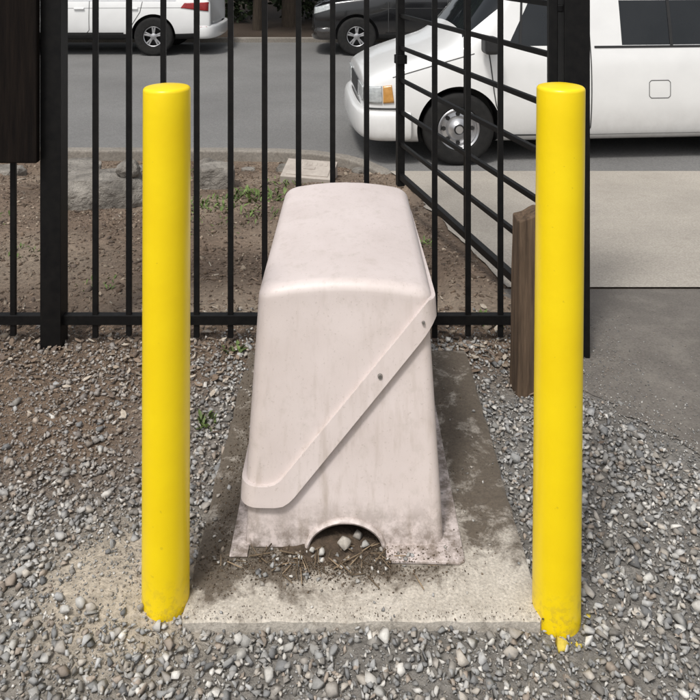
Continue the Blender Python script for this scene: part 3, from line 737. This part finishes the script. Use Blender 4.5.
def suv(loc,paint,L,whl,dh):
    prof=[(y,z+(dh if z>.9 else 0)) for y,z in sf]
    E,bv=vehicle('parked_suv',loc,0,prof,suv_st(L,dh),(8,11,14),5,whl,.375,paint,'spoke',.425,None,1)
    strip(bv,E,'door_gaps',[(1.50,1.04),(1.50,.42),(2.55,.40),(2.64,.5),(2.64,1.6)],.012,M['groove'])
    strip(bv,E,'rear_door_gap',[(2.64,.42),(3.35,.42),(3.62,.85),(3.66,1.05)],.012,M['groove'])
    strip(bv,E,'window_trim',[(1.62,1.075+dh),(4.3,1.075+dh)],.025,M['chrome'] if paint==M['white'] else M['trim'],.006)
    strip(bv,E,'side_trim',[(1.45,.43),(3.3,.43)],.05,M['trim'],.012)
    strip(bv,E,'side_crease',[(1.35,.92),(4.5,.93)],.008,M['groove'],.001)
    for x in (2.45,3.48):
        bm=bmesh.new(); p,_=side(bv,x,.90); addbox(bm,x-.10,x+.10,p.y-.035,p.y-.004,.90,.93); o=obj_from_bm('door_handle',bm,paint,E); bevel(o,.008,2)
    patch(bv,E,'tail_light',[(L-.62,.93),(L-.10,.86),(L-.10,1.03),(L-.55,1.02)],M['red'],.008)
    patch(bv,E,'rear_reflector',[(L-.25,.52),(L-.12,.52),(L-.12,.57),(L-.25,.57)],M['red'],.008)
    patch(bv,E,'headlight',[(.07,.70+dh),(.40,.80+dh),(.36,.90+dh),(.08,.82+dh)],M['lens'],.008)
    patch(bv,E,'grille',[(-.5,.50),(.5,.50),(.5,.78),(-.5,.78)],M['trim'],.008,8,'front')
    bm=bmesh.new(); addbox(bm,1.55,1.65,-1.12,-.94,1.06+dh,1.2+dh); o=obj_from_bm('door_mirror',bm,paint,E); bevel(o,.03,3)
    bumper(E,paint,.90,.08,.30,.56,.35); bumper(E,paint,.89,L-.02,.32,.60,.35,'rear_bumper',-1)
    return E
suv((-7.66,15.58,-.444),M['white'],5.02,[.92,3.87],0)
suv((-.76,15.58,-.444),M['cblack'],4.95,[.89,3.78],.10)

# ---------------- background vegetation ----------------
def leaves(name,blobs,n,size,c0,parent=None):
    vol=np.array([b[3]*b[4]*b[5] for b in blobs]); w=rng.choice(len(blobs),n,p=vol/vol.sum())
    B=np.array(blobs)[w]; d=rng.normal(size=(n,3)); d/=np.linalg.norm(d,axis=1)[:,None]; r=rng.uniform(.35,1,n)**.5
    cl=rng.uniform(.85,1.15,n)
    P=B[:,:3]+d*r[:,None]*B[:,3:6]*cl[:,None]
    R=rotmats(n); q=np.array([(-.5,0,0),(0,.3,.05),(.55,0,0),(0,-.3,.05)])*size
    v=np.einsum('nij,kj->nki',R,q)*rng.uniform(.6,1.3,n)[:,None,None]+P[:,None,:]
    F=(np.array([[0,1,2,3]])[None]+(np.arange(n)*4)[:,None,None]).reshape(-1,4)
    c=np.array(c0)[None]*rng.uniform(.5,1.5,(n,1))*(.6+.5*r[:,None])
    return merged(name,v.reshape(-1,3),F,np.repeat(c,4,axis=0),M['leafm'],parent)
bl=[]
for i in range(64):
    x=-16+i*.52+random.uniform(-.2,.2); y=20.2+random.uniform(-.5,.7); s_=random.uniform(.5,.85)
    bl.append((x,y,-.1+random.uniform(.15,.9),s_,s_*.8,s_*.9)); bl.append((x+.2,y+.4,1.3+random.uniform(-.2,.5),s_,s_*.7,s_*.8))
leaves('hedge',bl,42000,.16,(.028,.040,.018))
def tree(x,y,ht,r0):
    E=empty('tree',(x,y,h(x,y)-.05)); bm=bmesh.new()
    def limb(a,b,ra,rb,n=6):
        prev=None
        for i in range(n+1):
            t=i/n; c=a.lerp(b,t)+Vector((fnoise(t*3,a.x,1,x)*.15,fnoise(t*3,a.y,1,y)*.15,0))*t*(1-t)*4
            rr=ra+(rb-ra)*t; ring=[bm.verts.new(c+Vector((rr*math.cos(k*math.pi/5),rr*math.sin(k*math.pi/5),0))) for k in range(10)]
            if prev:
                for k in range(10): bm.faces.new((prev[k],prev[(k+1)%10],ring[(k+1)%10],ring[k]))
            prev=ring
    limb(Vector((0,0,-.1)),Vector((.1,0,ht*.6)),r0*1.2,r0*.5,10); bb=[]
    for k in range(7):
        a=k*.9+random.random(); z=ht*random.uniform(.32,.58); e=Vector((math.cos(a)*ht*.25,math.sin(a)*ht*.25,z+ht*.22)); limb(Vector((.06,0,z)),e,r0*.4,r0*.1)
        bb.append((e.x,e.y,e.z,ht*.15,ht*.15,ht*.11)); bb.append((e.x*.5,e.y*.5,e.z+ht*.12,ht*.13,ht*.13,ht*.10))
    obj_from_bm('trunk',bm,M['bark'],E,60); leaves('crown',bb,9000,.24,(.05,.085,.028),E)
tree(-2.25,18.6,7.5,.12); tree(-1.5,19.2,8,.2); tree(3.8,19.2,7,.16); tree(-9.5,19.3,8,.2); tree(9.5,20,8,.2)

# ---------------- light, world, camera ----------------
EL,AZ=math.radians(58),math.radians(205)   # azimuth clockwise from +Y
sd=bpy.data.lights.new('sun','SUN'); sd.energy=2.1; sd.angle=math.radians(10); sd.color=(1,.975,.93)
so=bpy.data.objects.new('sun',sd); link(so)
dirv=Vector((math.sin(AZ)*math.cos(EL),math.cos(AZ)*math.cos(EL),math.sin(EL)))
so.rotation_euler=dirv.to_track_quat('Z','Y').to_euler(); so.location=dirv*20
w=bpy.data.worlds.new('World'); S.world=w; w.use_nodes=True; nt=w.node_tree; bg=nt.nodes['Background']
sky=nt.nodes.new('ShaderNodeTexSky'); sky.sky_type='NISHITA'; sky.sun_disc=False; sky.sun_elevation=EL; sky.sun_rotation=AZ; sky.dust_density=4; sky.air_density=1
hs=nt.nodes.new('ShaderNodeHueSaturation'); hs.inputs['Saturation'].default_value=.25
nt.links.new(sky.outputs[0],hs.inputs['Color']); nt.links.new(hs.outputs[0],bg.inputs[0]); bg.inputs[1].default_value=.145
cd=bpy.data.cameras.new('camera'); co=bpy.data.objects.new('camera',cd); link(co)
co.location=(0,0,1.6); co.rotation_euler=(math.radians(90),0,0)
cd.sensor_width=36; cd.lens=36*760/700; cd.shift_y=-400/700; cd.clip_start=.05; cd.clip_end=600
S.camera=co
